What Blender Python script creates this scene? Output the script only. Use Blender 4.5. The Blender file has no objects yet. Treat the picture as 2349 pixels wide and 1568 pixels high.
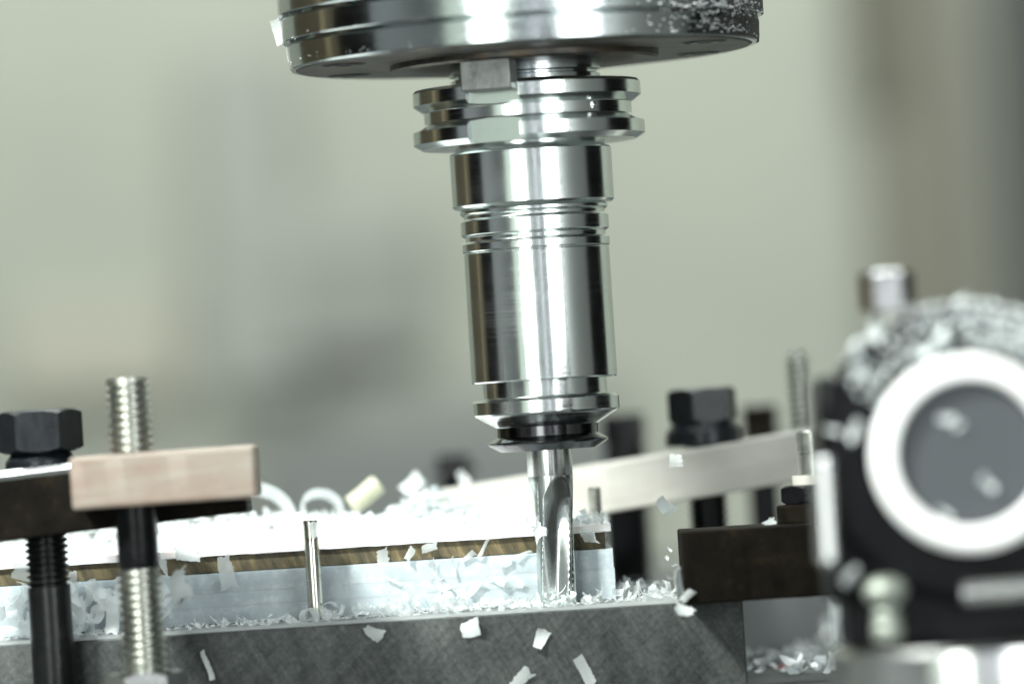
import bpy, bmesh, math, random
from mathutils import Vector, Matrix
random.seed(7)
R = math.radians
U = 0.01                       # one Blender unit is 100 mm; every number below is in millimetres
scene = bpy.context.scene
scene.unit_settings.scale_length = 0.1
C = scene.collection

# ------------------------------------------------------------------ camera
EYE = Vector((-8.2, -1430.0, 78.0))
PITCH, ROLL = R(0.77), R(3.6)
f = Vector((0, math.cos(PITCH), math.sin(PITCH)))
up0 = Vector((0, -math.sin(PITCH), math.cos(PITCH)))
rx0 = Vector((1, 0, 0))
rc = rx0 * math.cos(ROLL) - up0 * math.sin(ROLL)
uc = rx0 * math.sin(ROLL) + up0 * math.cos(ROLL)
FPX = 8.35 * 1430.0
def at(px, py, Y):
    """the place (mm) seen at photograph pixel (2349 wide) at depth Y"""
    d = f + rc * ((px - 1174.5) / FPX) - uc * ((py - 784.0) / FPX)
    t = (Y - EYE.y) / d.y
    return EYE + d * t
cam_d = bpy.data.cameras.new('camera'); cam = bpy.data.objects.new('camera', cam_d); C.objects.link(cam)
cam.matrix_world = Matrix(((rc.x, uc.x, -f.x, EYE.x * U), (rc.y, uc.y, -f.y, EYE.y * U), (rc.z, uc.z, -f.z, EYE.z * U), (0, 0, 0, 1)))
cam_d.sensor_width = 36.0
cam_d.lens = 36.0 * FPX / 2349.0
cam_d.clip_start = 0.5; cam_d.clip_end = 300
cam_d.dof.use_dof = True
cam_d.dof.focus_distance = 14.26
cam_d.dof.aperture_fstop = 0.50
cam_d.dof.aperture_blades = 0
scene.camera = cam

# ------------------------------------------------------------------ world, view, lamps
w = bpy.data.worlds.new('World'); scene.world = w; w.use_nodes = True
w.node_tree.nodes['Background'].inputs[0].default_value = (0.80, 0.86, 0.90, 1)
w.node_tree.nodes['Background'].inputs[1].default_value = 0.035
scene.view_settings.view_transform = 'Standard'
scene.view_settings.look = 'None'
scene.view_settings.exposure = 0.22
scene.view_settings.gamma = 1.0
scene.render.engine = 'CYCLES'
scene.cycles.use_denoising = True
scene.cycles.max_bounces = 10
scene.cycles.sample_clamp_indirect = 6.0

def area(name, loc, target, sx, sy, power, col):
    l = bpy.data.lights.new(name, 'AREA'); l.shape = 'RECTANGLE'
    l.size = sx * U; l.size_y = sy * U; l.energy = power; l.color = col
    o = bpy.data.objects.new(name, l); C.objects.link(o)
    o.location = Vector(loc) * U
    d = (Vector(target) - Vector(loc)).normalized()
    o.rotation_euler = d.to_track_quat('-Z', 'Y').to_euler()
    return o
def polar(az, dist, z):
    a = R(az); return (math.sin(a) * dist, -math.cos(a) * dist, z)
# tall shop windows behind the camera make the vertical bands on the polished steel
area('window_lamp', polar(-32.5, 2300, 330), (0, 0, 110), 400, 1500, 130, (0.86, 1.0, 0.86))
area('window_lamp', polar(-17, 2300, 330), (0, 0, 110), 600, 1500, 1700, (0.94, 1.0, 0.95))
area('window_lamp', polar(29, 2300, 330), (0, 0, 110), 950, 1500, 2300, (0.95, 1.0, 1.0))
# the paler pane between them and the tube that hangs in front of it
area('window_lamp', polar(3, 2340, 330), (0, 0, 110), 720, 1500, 85, (0.82, 0.95, 1.0))
area('tube_lamp', polar(5.5, 2250, 330), (0, 0, 110), 26, 1500, 60, (0.98, 0.93, 1.0))
# spot added to fade the right-hand panel's reflection in the steel
l = bpy.data.lights.new('added_panel_spot', 'SPOT'); l.energy = 9000; l.spot_size = R(82); l.spot_blend = .5; l.shadow_soft_size = .6; l.color = (.95, 1.0, .97)
o = bpy.data.objects.new('added_panel_spot', l); C.objects.link(o); o.location = Vector((620, -1290, 160)) * U
o.rotation_euler = (Vector((950, -720, 110)) - Vector((620, -1290, 160))).to_track_quat('-Z', 'Y').to_euler()
# machine work lamp high up on the left and the lamp row overhead
area('work_lamp', (-520, -620, 760), (0, 0, 50), 130, 130, 2500, (0.96, 1.0, 0.95))
area('overhead_lamp', (60, 260, 1100), (0, 60, 0), 900, 700, 1600, (0.93, 1.0, 1.0))
# light over the far bay
area('bay_lamp', (-100, 1500, 1700), (0, 2600, 260), 2000, 600, 4500, (0.985, 1.0, 0.94))

# ------------------------------------------------------------------ materials
def mat(name, col=(.5, .5, .5), rough=.5, metal=0.0, **kw):
    m = bpy.data.materials.new(name); m.use_nodes = True
    b = m.node_tree.nodes['Principled BSDF']
    b.inputs['Base Color'].default_value = (*col, 1); b.inputs['Roughness'].default_value = rough; b.inputs['Metallic'].default_value = metal
    for k, v in kw.items(): b.inputs[k.replace('_', ' ')].default_value = v
    return m
def nd(m, t, **kw):
    n = m.node_tree.nodes.new(t)
    for k, v in kw.items():
        if k in n.inputs: n.inputs[k].default_value = v
        else: setattr(n, k, v)
    return n
def lk(m, a, b): m.node_tree.links.new(a, b)
def coords(m, scale=(1, 1, 1), rot=(0, 0, 0)):
    tc = nd(m, 'ShaderNodeTexCoord'); mp = nd(m, 'ShaderNodeMapping')
    mp.inputs['Scale'].default_value = scale; mp.inputs['Rotation'].default_value = rot
    lk(m, tc.outputs['Object'], mp.inputs['Vector']); return mp.outputs['Vector']
def streaks(m, ang, scale):
    tc = nd(m, 'ShaderNodeTexCoord'); a_ = nd(m, 'ShaderNodeMapping'); b_ = nd(m, 'ShaderNodeMapping')
    a_.inputs['Rotation'].default_value = (0, R(ang), 0); b_.inputs['Scale'].default_value = scale
    lk(m, tc.outputs['Object'], a_.inputs['Vector']); lk(m, a_.outputs['Vector'], b_.inputs['Vector']); return b_.outputs['Vector']
def ramp(m, fac, stops):
    r = nd(m, 'ShaderNodeValToRGB'); e = r.color_ramp.elements
    while len(e) < len(stops): e.new(.5)
    for i, (p, c) in enumerate(stops):
        e[i].position = p; e[i].color = (*c, 1) if len(c) == 3 else c
    lk(m, fac, r.inputs['Fac']); return r.outputs['Color']
def noise(m, vec, scale, detail=4, rough=.6):
    n = nd(m, 'ShaderNodeTexNoise'); n.inputs['Scale'].default_value = scale; n.inputs['Detail'].default_value = detail; n.inputs['Roughness'].default_value = rough
    lk(m, vec, n.inputs['Vector']); return n.outputs['Fac']
def bump(m, fac, strength, dist=.02):
    b = nd(m, 'ShaderNodeBump'); b.inputs['Strength'].default_value = strength; b.inputs['Distance'].default_value = dist
    lk(m, fac, b.inputs['Height']); lk(m, b.outputs['Normal'], m.node_tree.nodes['Principled BSDF'].inputs['Normal'])
def bsdf(m): return m.node_tree.nodes['Principled BSDF']

def turned_steel(name, col, r0, r1, bs=.03, spots=0.0):
    m = mat(name, col, r0, 1.0)
    v = coords(m, (.6, .6, 60)); n = noise(m, v, 6, 3)
    v2 = coords(m, (1, 1, 1)); n2 = noise(m, v2, 5, 5)
    mx = nd(m, 'ShaderNodeMath', operation='MULTIPLY'); lk(m, n, mx.inputs[0]); lk(m, n2, mx.inputs[1])
    mr = nd(m, 'ShaderNodeMapRange'); mr.inputs['From Min'].default_value = .12; mr.inputs['From Max'].default_value = .42
    mr.inputs['To Min'].default_value = r0; mr.inputs['To Max'].default_value = r1
    lk(m, mx.outputs[0], mr.inputs['Value']); lk(m, mr.outputs[0], bsdf(m).inputs['Roughness'])
    bump(m, n, bs, .01)
    if spots:
        n3 = noise(m, v2, 40, 6, .7)
        c = ramp(m, n3, [(0.0, (col[0] * .25, col[1] * .23, col[2] * .2)), (spots, (col[0] * .45, col[1] * .42, col[2] * .38)), (spots + .07, col)])
        lk(m, c, bsdf(m).inputs['Base Color'])
    return m
M = {}
M['holder'] = turned_steel('polished_holder_steel', (.74, .79, .775), .12, .24, .03)
M['nose'] = turned_steel('ground_spindle_steel', (.58, .63, .63), .10, .24, .03)
M['nut'] = turned_steel('dark_nut_steel', (.10, .10, .105), .10, .22, .03)
M['pin'] = turned_steel('stained_pin_steel', (.62, .61, .55), .16, .32, .05, .36)
M['stud'] = turned_steel('worn_stud_steel', (.46, .47, .43), .22, .40, .04, .34)
M['bright'] = turned_steel('bright_steel', (.80, .81, .80), .16, .28, .03)
M['carbide'] = turned_steel('ground_carbide', (.66, .69, .70), .22, .36, .03)
M['key'] = mat('drive_key_steel', (.50, .52, .51), .42, .9)
v = coords(M['key']); n = noise(M['key'], v, 18, 6); bump(M['key'], n, .12, .02)
lk(M['key'], ramp(M['key'], n, [(.30, (.20, .20, .19)), (.42, (.28, .29, .285)), (.62, (.34, .355, .35))]), bsdf(M['key']).inputs['Base Color'])
# grimy nose face
m = M['face'] = mat('oily_face_steel', (.12, .115, .11), .38, .85)
n = noise(m, coords(m), 9, 7, .7)
lk(m, ramp(m, n, [(.32, (.035, .03, .026)), (.5, (.10, .095, .088)), (.66, (.17, .13, .09))]), bsdf(m).inputs['Base Color']); bump(m, n, .25, .02)
# grime patch that clings to the nose: worn black with rust
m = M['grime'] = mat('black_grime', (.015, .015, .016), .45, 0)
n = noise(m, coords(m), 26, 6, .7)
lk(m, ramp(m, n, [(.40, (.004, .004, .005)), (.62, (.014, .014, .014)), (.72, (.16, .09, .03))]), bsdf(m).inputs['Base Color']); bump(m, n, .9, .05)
# black oxide
def oxide(name, col, rough, metal=.3):
    m = mat(name, col, rough, metal)
    n = noise(m, coords(m), 14, 6, .65)
    lk(m, ramp(m, n, [(.36, (col[0] * .6, col[1] * .6, col[2] * .6)), (.58, col), (.75, (col[0] * 1.9, col[1] * 1.8, col[2] * 1.6))]), bsdf(m).inputs['Base Color'])
    bsdf(m).inputs['Specular IOR Level'].default_value = .18 if 'black_oxide' in name else .30
    bump(m, n, .12, .02); return m
M['black'] = oxide('black_oxide_steel', (.004, .0042, .005), .26, .0)
M['bolt'] = oxide('blued_bolt_steel', (.009, .011, .014), .26, .1)
M['bolt_shank'] = oxide('black_shank_steel', (.006, .0066, .007), .28, .1)
# dark brown clamp bars
m = M['clamp'] = mat('brown_black_clamp_steel', (.030, .025, .018), .62, 0, Specular_IOR_Level=.06)
n = noise(m, coords(m), 13, 8, .75); n2 = noise(m, coords(m), 60, 3, .6)
lk(m, ramp(m, n, [(.35, (.003, .0024, .0016)), (.55, (.006, .0047, .003)), (.68, (.013, .010, .006)), (.80, (.05, .04, .024))]), bsdf(m).inputs['Base Color']); bump(m, n2, .08, .02)
# beige clamp bars
def madd_(m, a_, b_):
    x = nd(m, 'ShaderNodeMath', operation='ADD'); lk(m, a_, x.inputs[0]); lk(m, b_, x.inputs[1])
    y = nd(m, 'ShaderNodeMath', operation='MULTIPLY'); lk(m, x.outputs[0], y.inputs[0]); y.inputs[1].default_value = .5; return y.outputs[0]
def beige(name, c0, c1, c2):
    m = mat(name, c1, .55, .0)
    n = madd_(m, noise(m, coords(m), 6, 6, .65), noise(m, streaks(m, 3, (3, 3, 42)), 1.0, 4, .7))
    lk(m, ramp(m, n, [(.33, c0), (.5, c1), (.68, c2)]), bsdf(m).inputs['Base Color']); bump(m, n, .1, .02); return m
M['pink'] = beige('pinkish_beige_steel', (.190, .128, .100), (.222, .182, .148), (.258, .240, .205))
M['pale'] = beige('pale_beige_steel', (.36, .345, .305), (.43, .42, .38), (.49, .485, .45))
# milled block: crossing diagonal cutter marks
m = M['block'] = mat('milled_grey_steel', (.075, .082, .078), .48, .45)
w1 = noise(m, streaks(m, 30, (95, 10, 6)), 1.0, 3, .6); w2 = noise(m, streaks(m, -48, (70, 10, 8)), 1.0, 3, .6)
nn = noise(m, coords(m), 75, 5, .8); nb = noise(m, coords(m), 2.2, 3)
def madd(m, a_, k, c_):
    x = nd(m, 'ShaderNodeMath', operation='MULTIPLY_ADD'); lk(m, a_, x.inputs[0]); x.inputs[1].default_value = k; lk(m, c_, x.inputs[2]); return x.outputs[0]
h0 = nd(m, 'ShaderNodeMath', operation='MULTIPLY'); lk(m, w2, h0.inputs[0]); h0.inputs[1].default_value = .55
t1 = madd(m, w1, .6, h0.outputs[0]); t2 = madd(m, nn, 1.2, t1); t3 = madd(m, nb, .5, t2)
sc_ = nd(m, 'ShaderNodeMath', operation='MULTIPLY'); lk(m, t3, sc_.inputs[0]); sc_.inputs[1].default_value = .351
lk(m, ramp(m, sc_.outputs[0], [(.38, (.022, .025, .025)), (.48, (.046, .052, .051)), (.56, (.072, .079, .076)), (.68, (.14, .15, .137))]), bsdf(m).inputs['Base Color']); bump(m, t2, .06, .02)
# bluish translucent plastic
m = M['plastic'] = mat('bluish_plastic', (.47, .56, .62), .34, 0, Subsurface_Weight=.35, Subsurface_Scale=.03)
bsdf(m).inputs['Subsurface Radius'].default_value = (.6, .9, 1.0)
n = noise(m, coords(m), 30, 7, .75); n2 = noise(m, coords(m, (1, 1, 14)), 3, 3)
mm_ = nd(m, 'ShaderNodeMath', operation='MULTIPLY_ADD'); lk(m, n2, mm_.inputs[0]); mm_.inputs[1].default_value = .35; lk(m, n, mm_.inputs[2])
lk(m, ramp(m, mm_.outputs[0], [(.45, (.37, .43, .465)), (.68, (.415, .475, .505)), (.84, (.53, .585, .605))]), bsdf(m).inputs['Base Color']); bump(m, n, .12, .02)
# brown phenolic sheet with slanting saw marks
m = M['phenolic'] = mat('brown_phenolic', (.16, .11, .05), .55, 0)
wv = nd(m, 'ShaderNodeTexNoise'); wv.inputs['Scale'].default_value = 3.2; wv.inputs['Detail'].default_value = 6; wv.inputs['Roughness'].default_value = .7
lk(m, streaks(m, 24, (11, 11, 1.5)), wv.inputs['Vector'])
nl = noise(m, coords(m, (1, 1, 1)), 4, 3)
ma = nd(m, 'ShaderNodeMath', operation='MULTIPLY_ADD'); lk(m, nl, ma.inputs[0]); ma.inputs[1].default_value = .5; lk(m, wv.outputs['Fac'], ma.inputs[2])
lk(m, ramp(m, ma.outputs[0], [(.56, (.018, .017, .011)), (.72, (.060, .050, .025)), (.88, (.135, .105, .050)), (1.0, (.25, .195, .095))]), bsdf(m).inputs['Base Color']); bump(m, wv.outputs['Fac'], .5, .02)
M['sheet'] = mat('white_plastic_sheet', (.80, .80, .80), .45, 0, Subsurface_Weight=.2, Subsurface_Scale=.03)
# chips: thin milky plastic
def chipmat(name, col, trans, clear):
    m = mat(name, col, .28, 0, IOR=1.45)
    nt = m.node_tree; out = nt.nodes['Material Output']
    tr = nd(m, 'ShaderNodeBsdfTranslucent'); tr.inputs['Color'].default_value = (*col, 1)
    tp = nd(m, 'ShaderNodeBsdfTransparent')
    m1 = nd(m, 'ShaderNodeMixShader'); m1.inputs[0].default_value = trans
    m2 = nd(m, 'ShaderNodeMixShader'); m2.inputs[0].default_value = clear
    lk(m, bsdf(m).outputs[0], m1.inputs[1]); lk(m, tr.outputs[0], m1.inputs[2])
    lk(m, m1.outputs[0], m2.inputs[1]); lk(m, tp.outputs[0], m2.inputs[2]); lk(m, m2.outputs[0], out.inputs['Surface'])
    bump(m, noise(m, coords(m, (1, 8, 1)), 14, 3), .25, .01)
    return m
M['chip'] = chipmat('milky_chip_plastic', (.80, .84, .84), .42, .58)
M['chip_white'] = chipmat('white_chip_plastic', (.84, .88, .88), .40, .22)
M['chip_cream'] = chipmat('cream_chip_plastic', (.66, .66, .52), .35, .05)
M['red'] = mat('red_scrap', (.22, .03, .03), .5)
M['flute'] = mat('ground_flute_carbide', (.70, .74, .73), .25, 1.0)
m = M['fluff'] = mat('white_dust', (.75, .78, .78), .9)
# setting
m = M['wall'] = mat('beige_painted_wall', (.47, .455, .38), .7)
n = noise(m, coords(m, (1, 1, 1)), .35, 3)
lk(m, ramp(m, n, [(.35, (.318, .342, .302)), (.65, (.366, .388, .336))]), bsdf(m).inputs['Base Color'])
M['greywall'] = mat('grey_painted_panel', (.235, .25, .228), .6)
M['bluegrey'] = mat('blue_grey_panel', (.17, .187, .187), .6)
M['darkfloor'] = mat('dark_floor', (.02, .02, .02), .8)
M['midpanel'] = mat('mid_grey_panel', (.07, .072, .071), .8, Specular_IOR_Level=.05)
M['midgrey'] = mat('grey_left_panel', (.12, .125, .13), .7, Specular_IOR_Level=.1)
M['riser'] = mat('grey_riser_steel', (.24, .255, .255), .6, 0)
M['knob'] = mat('dull_knob_steel', (.30, .33, .29), .55, .6)
M['dial'] = mat('grey_end_face', (.050, .057, .064), .5)
M['softgrey'] = mat('soft_grey_panel', (.29, .31, .285), .6)
M['softolive'] = mat('soft_olive_panel', (.15, .15, .118), .6)
M['cream'] = mat('cream_panel', (.385, .385, .325), .6)
M['olive'] = mat('olive_dark_panel', (.085, .085, .060), .6)
M['darkdoor'] = mat('dark_door', (.030, .034, .034), .6)
M['brown'] = mat('brown_board', (.055, .042, .022), .6)
M['tan'] = mat('tan_strip', (.22, .175, .10), .6)
M['blackpanel'] = mat('matt_black_panel', (.002, .002, .002), .9, Specular_IOR_Level=0.0)  # for the unseen boards that mirror as dark bands
m = M['table'] = mat('grey_machine_table', (.06, .065, .065), .75, 0, Specular_IOR_Level=.15)
n = noise(m, coords(m), 3, 6, .7)
lk(m, ramp(m, n, [(.35, (.035, .04, .04)), (.65, (.085, .092, .09))]), bsdf(m).inputs['Base Color']); bump(m, n, .1, .03)

# ------------------------------------------------------------------ mesh helpers (all in mm)
def thing(name, label, cat, loc, group=None):
    o = bpy.data.objects.new(name, None); C.objects.link(o); o.location = Vector(loc) * U
    o.empty_display_size = .1
    o['label'] = label; o['category'] = cat
    if group: o['group'] = group
    return o
def root_mm(p):
    v = Vector((0, 0, 0))
    while p is not None:
        v += Vector(p.location) / U; p = p.parent
    return v
def obj(name, bm, m, parent=None, loc=None, smooth=19, **props):
    base = root_mm(parent) if parent else Vector((0, 0, 0))
    org = Vector(loc) if loc is not None else base
    bmesh.ops.transform(bm, matrix=Matrix.Scale(U, 4) @ Matrix.Translation(-org), verts=bm.verts)
    bmesh.ops.recalc_face_normals(bm, faces=bm.faces)
    me = bpy.data.meshes.new(name); bm.to_mesh(me); bm.free()
    if smooth:
        me.polygons.foreach_set('use_smooth', [True] * len(me.polygons))
        me.set_sharp_from_angle(angle=R(smooth))
    me.materials.append(m)
    o = bpy.data.objects.new(name, me); C.objects.link(o)
    if parent: o.parent = parent
    o.location = (org - base) * U
    for k, v in props.items(): o[k] = v
    return o
def tag(o, label, cat, group=None):
    o['label'] = label; o['category'] = cat
    if group: o['group'] = group
    return o
def lathe(prof, cx=0, cy=0, seg=96, bm=None, close=True):
    """prof: (radius, z) from bottom to top or any order"""
    bm = bm or bmesh.new(); rows = []
    for r, z in prof:
        if r <= 1e-6: rows.append([bm.verts.new((cx, cy, z))])
        else: rows.append([bm.verts.new((cx + r * math.cos(2 * math.pi * k / seg), cy + r * math.sin(2 * math.pi * k / seg), z)) for k in range(seg)])
    for a, b in zip(rows, rows[1:]):
        for k in range(seg):
            k2 = (k + 1) % seg
            if len(a) == 1 and len(b) == 1: continue
            if len(a) == 1: bm.faces.new((a[0], b[k2], b[k]))
            elif len(b) == 1: bm.faces.new((a[k], a[k2], b[0]))
            else: bm.faces.new((a[k], a[k2], b[k2], b[k]))
    if close:
        if len(rows[0]) > 1: bm.faces.new(rows[0][::-1])
        if len(rows[-1]) > 1: bm.faces.new(rows[-1])
    return bm
def box(x0, x1, y0, y1, z0, z1, bev=0.0, bm=None, segs=2):
    bm = bm or bmesh.new()
    r = bmesh.ops.create_cube(bm, size=1.0)
    vs = r['verts']
    for v in vs:
        v.co = Vector(((x0 + x1) / 2 + v.co.x * (x1 - x0), (y0 + y1) / 2 + v.co.y * (y1 - y0), (z0 + z1) / 2 + v.co.z * (z1 - z0)))
    if bev:
        es = list({e for v in vs for e in v.link_edges})
        bmesh.ops.bevel(bm, geom=es, offset=bev, segments=segs, profile=.5, affect='EDGES')
    return bm
def rough_edges(bm, cuts, amp, seed=0, axis='x'):
    rnd = random.Random(seed)
    es = [e for e in bm.edges if abs((e.verts[0].co - e.verts[1].co)[0 if axis == 'x' else 2]) > 8]
    bmesh.ops.subdivide_edges(bm, edges=es, cuts=cuts, use_grid_fill=True)
    for v in bm.verts:
        v.co.z += rnd.uniform(-amp, amp); v.co.y += rnd.uniform(-amp, amp)
    return bm
def thread(cx, cy, z0, z1, r, pitch, depth=None, seg=40, bm=None):
    """helical thread between z0 and z1"""
    bm = bm or bmesh.new(); depth = depth or pitch * .55
    n = int((z1 - z0) / pitch) * 4 + 4
    offs = [(0, 0), (.25, 0), (.5, -depth), (.75, -depth)]
    cols = []
    for s in range(seg + 1):
        a = 2 * math.pi * s / seg; col = []
        for i in range(n):
            q, k = divmod(i, 4)
            z = z0 + (q + (0, .18, .45, .62)[k]) * pitch + pitch * s / seg - pitch
            z = min(max(z, z0), z1)
            rr = r + (0, 0, -depth, -depth)[k]
            col.append(bm.verts.new((cx + rr * math.cos(a), cy + rr * math.sin(a), z)))
        cols.append(col)
    for s in range(seg):
        for i in range(n - 1):
            bm.faces.new((cols[s][i], cols[s + 1][i], cols[s + 1][i + 1], cols[s][i + 1]))
    return bm
def hexhead(cx, cy, z0, z1, af, rot=0, bm=None, both=True, sub=6, hole=0):
    bm = bm or bmesh.new()
    rc_ = af / 2 / math.cos(math.pi / 6); ri = af / 2 * .96
    k = .45
    bot, top = [], []
    for s in range(6):
        a0 = rot + math.pi / 3 * s; a1 = a0 + math.pi / 3
        p0 = Vector((math.cos(a0) * rc_, math.sin(a0) * rc_)); p1 = Vector((math.cos(a1) * rc_, math.sin(a1) * rc_))
        for j in range(sub):
            p = p0.lerp(p1, j / sub); d = (p.length - ri) * k * 1.25
            top.append((p, z1 - d)); bot.append((p, z0 + (d if both else 0)))
    tv = [bm.verts.new((cx + p.x, cy + p.y, z)) for p, z in top]
    bv = [bm.verts.new((cx + p.x, cy + p.y, z)) for p, z in bot]
    n = len(tv)
    tc = [bm.verts.new((cx + p.x / p.length * ri, cy + p.y / p.length * ri, z1)) for p, z in top]
    bc = [bm.verts.new((cx + p.x / p.length * ri, cy + p.y / p.length * ri, z0)) for p, z in bot]
    for i in range(n):
        j = (i + 1) % n
        bm.faces.new((bv[i], bv[j], tv[j], tv[i])); bm.faces.new((tv[i], tv[j], tc[j], tc[i])); bm.faces.new((bc[i], bc[j], bv[j], bv[i]))
    bm.faces.new(tc); bm.faces.new(bc[::-1])
    return bm

# ------------------------------------------------------------------ the setting
def struct(name, bm, m, smooth=0): return obj(name, bm, m, None, None, smooth, kind='structure')
struct('machine_table', box(-700, 700, -262, 1100, -60, 0), M['table'])
struct('back_wall', box(-1800, 1800, 2600, 2640, -700, 1900), M['wall'])
struct('shop_floor', box(-2600, 2600, -3400, 2600, -720, -700), M['darkfloor'])
def wall_panel(name, px0, py0, px1, py1, Y, m, th=20):
    a = at(px0, py0, Y); b = at(px1, py1, Y)
    return struct(name, box(a.x, b.x, Y, Y + th, min(a.z, b.z), max(a.z, b.z), 3), M[m])
wall_panel('grey_step_panel', 430, 120, 700, 900, 2572, 'softgrey', 20)  # nested panels added to step the far wall's soft grey gradient
wall_panel('grey_step_panel', 560, 480, 980, 820, 2566, 'softgrey', 20)
wall_panel('inner_step_panel', 660, 560, 950, 800, 2560, 'greywall', 20)
wall_panel('lower_cabinet', 780, 890, 1430, 1080, 2570, 'greywall', 20)
wall_panel('lower_cabinet', 600, 1000, 1420, 1400, 2562, 'bluegrey', 20)
wall_panel('left_low_cabinet', -420, 1110, 600, 1400, 2570, 'greywall', 20)
wall_panel('cream_board', 0, 700, 420, 900, 2575, 'cream', 15)
wall_panel('olive_post', 1950, -200, 2300, 1400, 2572, 'softolive', 20)
wall_panel('olive_post', 1930, -200, 2070, 240, 2564, 'olive', 20)
wall_panel('dark_door', 2290, -160, 2900, 1300, 2500, 'darkdoor', 80)
# the bays to the left and right of the machine, seen only in the polished steel
struct('left_board', box(-960, -940, 130, 1000, -700, 900), M['brown'])
struct('left_strip', box(-935, -915, 240, 300, -700, 900), M['tan'])
struct('left_black_panel', box(-960, -940, -270, 128, -700, 900), M['blackpanel'])  # unseen black board, added for the dark band mirrored in the steel
struct('left_panel', box(-960, -940, -1150, -272, -700, 900), M['midgrey'])
struct('left_far_wall', box(-1000, -980, 1002, 2590, -700, 1500), M['wall'])
struct('right_panel', box(940, 960, -1300, -100, -700, 900), M['midpanel'])
struct('right_black_panel', box(940, 960, -98, 560, -700, 900), M['blackpanel'])  # added out of view too, darkens the right side of the steel
struct('right_board', box(940, 960, 562, 2590, -700, 900), M['wall'])

# ------------------------------------------------------------------ spindle
sp = thing('milling_spindle', 'big round polished spindle nose with grooves hanging from the top edge', 'spindle', (0, 0, 173))
obj('upper_ring', lathe([(50, 189.8), (66.6, 189.8), (66.9, 190.1), (66.9, 262), (60, 266)], seg=160), M['nose'], sp)
obj('middle_ring', lathe([(50, 182.5), (65.8, 182.5), (66.1, 182.8), (66.2, 188.5), (65.7, 189.0), (61, 189.1), (61, 189.9), (50, 189.9)], seg=160), M['nose'], sp)
obj('lower_ring', lathe([(50, 175.0), (64.0, 175.0), (64.4, 175.4), (64.9, 181.2), (64.3, 181.8), (60.5, 181.9), (60.5, 182.6), (50, 182.6)], seg=160), M['nose'], sp)
bm = lathe([(20, 174.6), (62.2, 174.6), (63.0, 175.1), (62, 176.5), (20, 176.5)], seg=160, close=False)
obj('nose_face', bm, M['face'], sp)
for a in (205, 335, 25, 155):
    x, y = 54 * math.cos(R(a)), 54 * math.sin(R(a))
    obj('bolt_recess', lathe([(4.6, 174.75), (5.6, 174.35), (6.2, 174.5), (6.2, 174.9), (4.6, 174.9)], x, y, 32), M['black'], sp)
    obj('socket_screw', lathe([(0, 174.42), (2.2, 174.42), (2.2, 174.25), (4.3, 174.25), (4.5, 174.7)], x, y, 24), M['bolt'], sp)
obj('seat_disc', lathe([(21, 172.6), (36.2, 172.6), (37, 173.2), (37, 174.8), (21, 174.8)], seg=128, close=False), M['face'], sp)
obj('spindle_sleeve', lathe([(18, 168.2), (20.6, 168.2), (20.6, 169.3), (19.6, 169.6), (19.6, 170.2), (21, 170.5), (21, 172.8), (18, 172.8)], seg=96, close=False), M['nose'], sp)
KA = R(-108)      # the drive key sits left of centre, towards the camera
def rot_bm(bm, ang): bmesh.ops.rotate(bm, cent=(0, 0, 0), matrix=Matrix.Rotation(ang, 3, 'Z'), verts=bm.verts); return bm
k = rot_bm(box(29.2, 35.5, -7.1, 7.1, 164.6, 175.2, .5), KA)
kk = obj('drive_key', k, M['key'], sp, smooth=20)
k = rot_bm(box(29.2, 35.5, -7.1, 7.1, 164.6, 175.2, .5), KA + math.pi)
obj('drive_key', k, M['key'], sp, smooth=20)
# grime clinging to the right of the nose
rnd = random.Random(3)
bm = bmesh.new()
def grime_sheet(bm, a0, a1, z0, z1, r):
    na, nz = 46, 12; g = []
    for i in range(na + 1):
        col = []
        for j in range(nz + 1):
            a = a0 + (a1 - a0) * i / na; z = z0 + (z1 - z0) * j / nz
            e = min(i / na * 2.2, 1) * min(1, (1 - j / nz) * 3 + .2) 
            rr = r(z) + .06 + .35 * e * rnd.random() - .25 * (1 - e)
            col.append(bm.verts.new((rr * math.cos(a), rr * math.sin(a), z)))
        g.append(col)
    for i in range(na):
        for j in range(nz): bm.faces.new((g[i][j], g[i + 1][j], g[i + 1][j + 1], g[i][j + 1]))
nr = lambda z: 64.5 if z < 182.2 else (66.1 if z < 189.4 else 66.9)
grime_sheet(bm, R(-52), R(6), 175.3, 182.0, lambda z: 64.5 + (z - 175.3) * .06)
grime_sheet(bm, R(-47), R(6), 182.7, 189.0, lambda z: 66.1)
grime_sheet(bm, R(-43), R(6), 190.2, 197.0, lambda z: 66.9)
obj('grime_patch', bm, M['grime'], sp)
bm = bmesh.new()
for i in range(950):
    a = R(min(6, rnd.gauss(-36, 11))); z = rnd.uniform(176, 196) if i % 3 else rnd.gauss(184, 4)
    if a < R(-66) or z < 175.6: continue
    r = nr(z) + .25; s = rnd.uniform(.10, .40)
    mt = Matrix.Translation((r * math.cos(a), r * math.sin(a), z)) @ Matrix.Rotation(rnd.random() * 6, 4, 'Z') @ Matrix.Rotation(rnd.random() * 6, 4, 'X') @ Matrix.Diagonal((s, s * rnd.uniform(.4, 1), s * rnd.uniform(.3, .9), 1))
    bmesh.ops.create_icosphere(bm, subdivisions=1, radius=1, matrix=mt)
obj('chip_dust', bm, M['fluff'], sp, kind='stuff')
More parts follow.
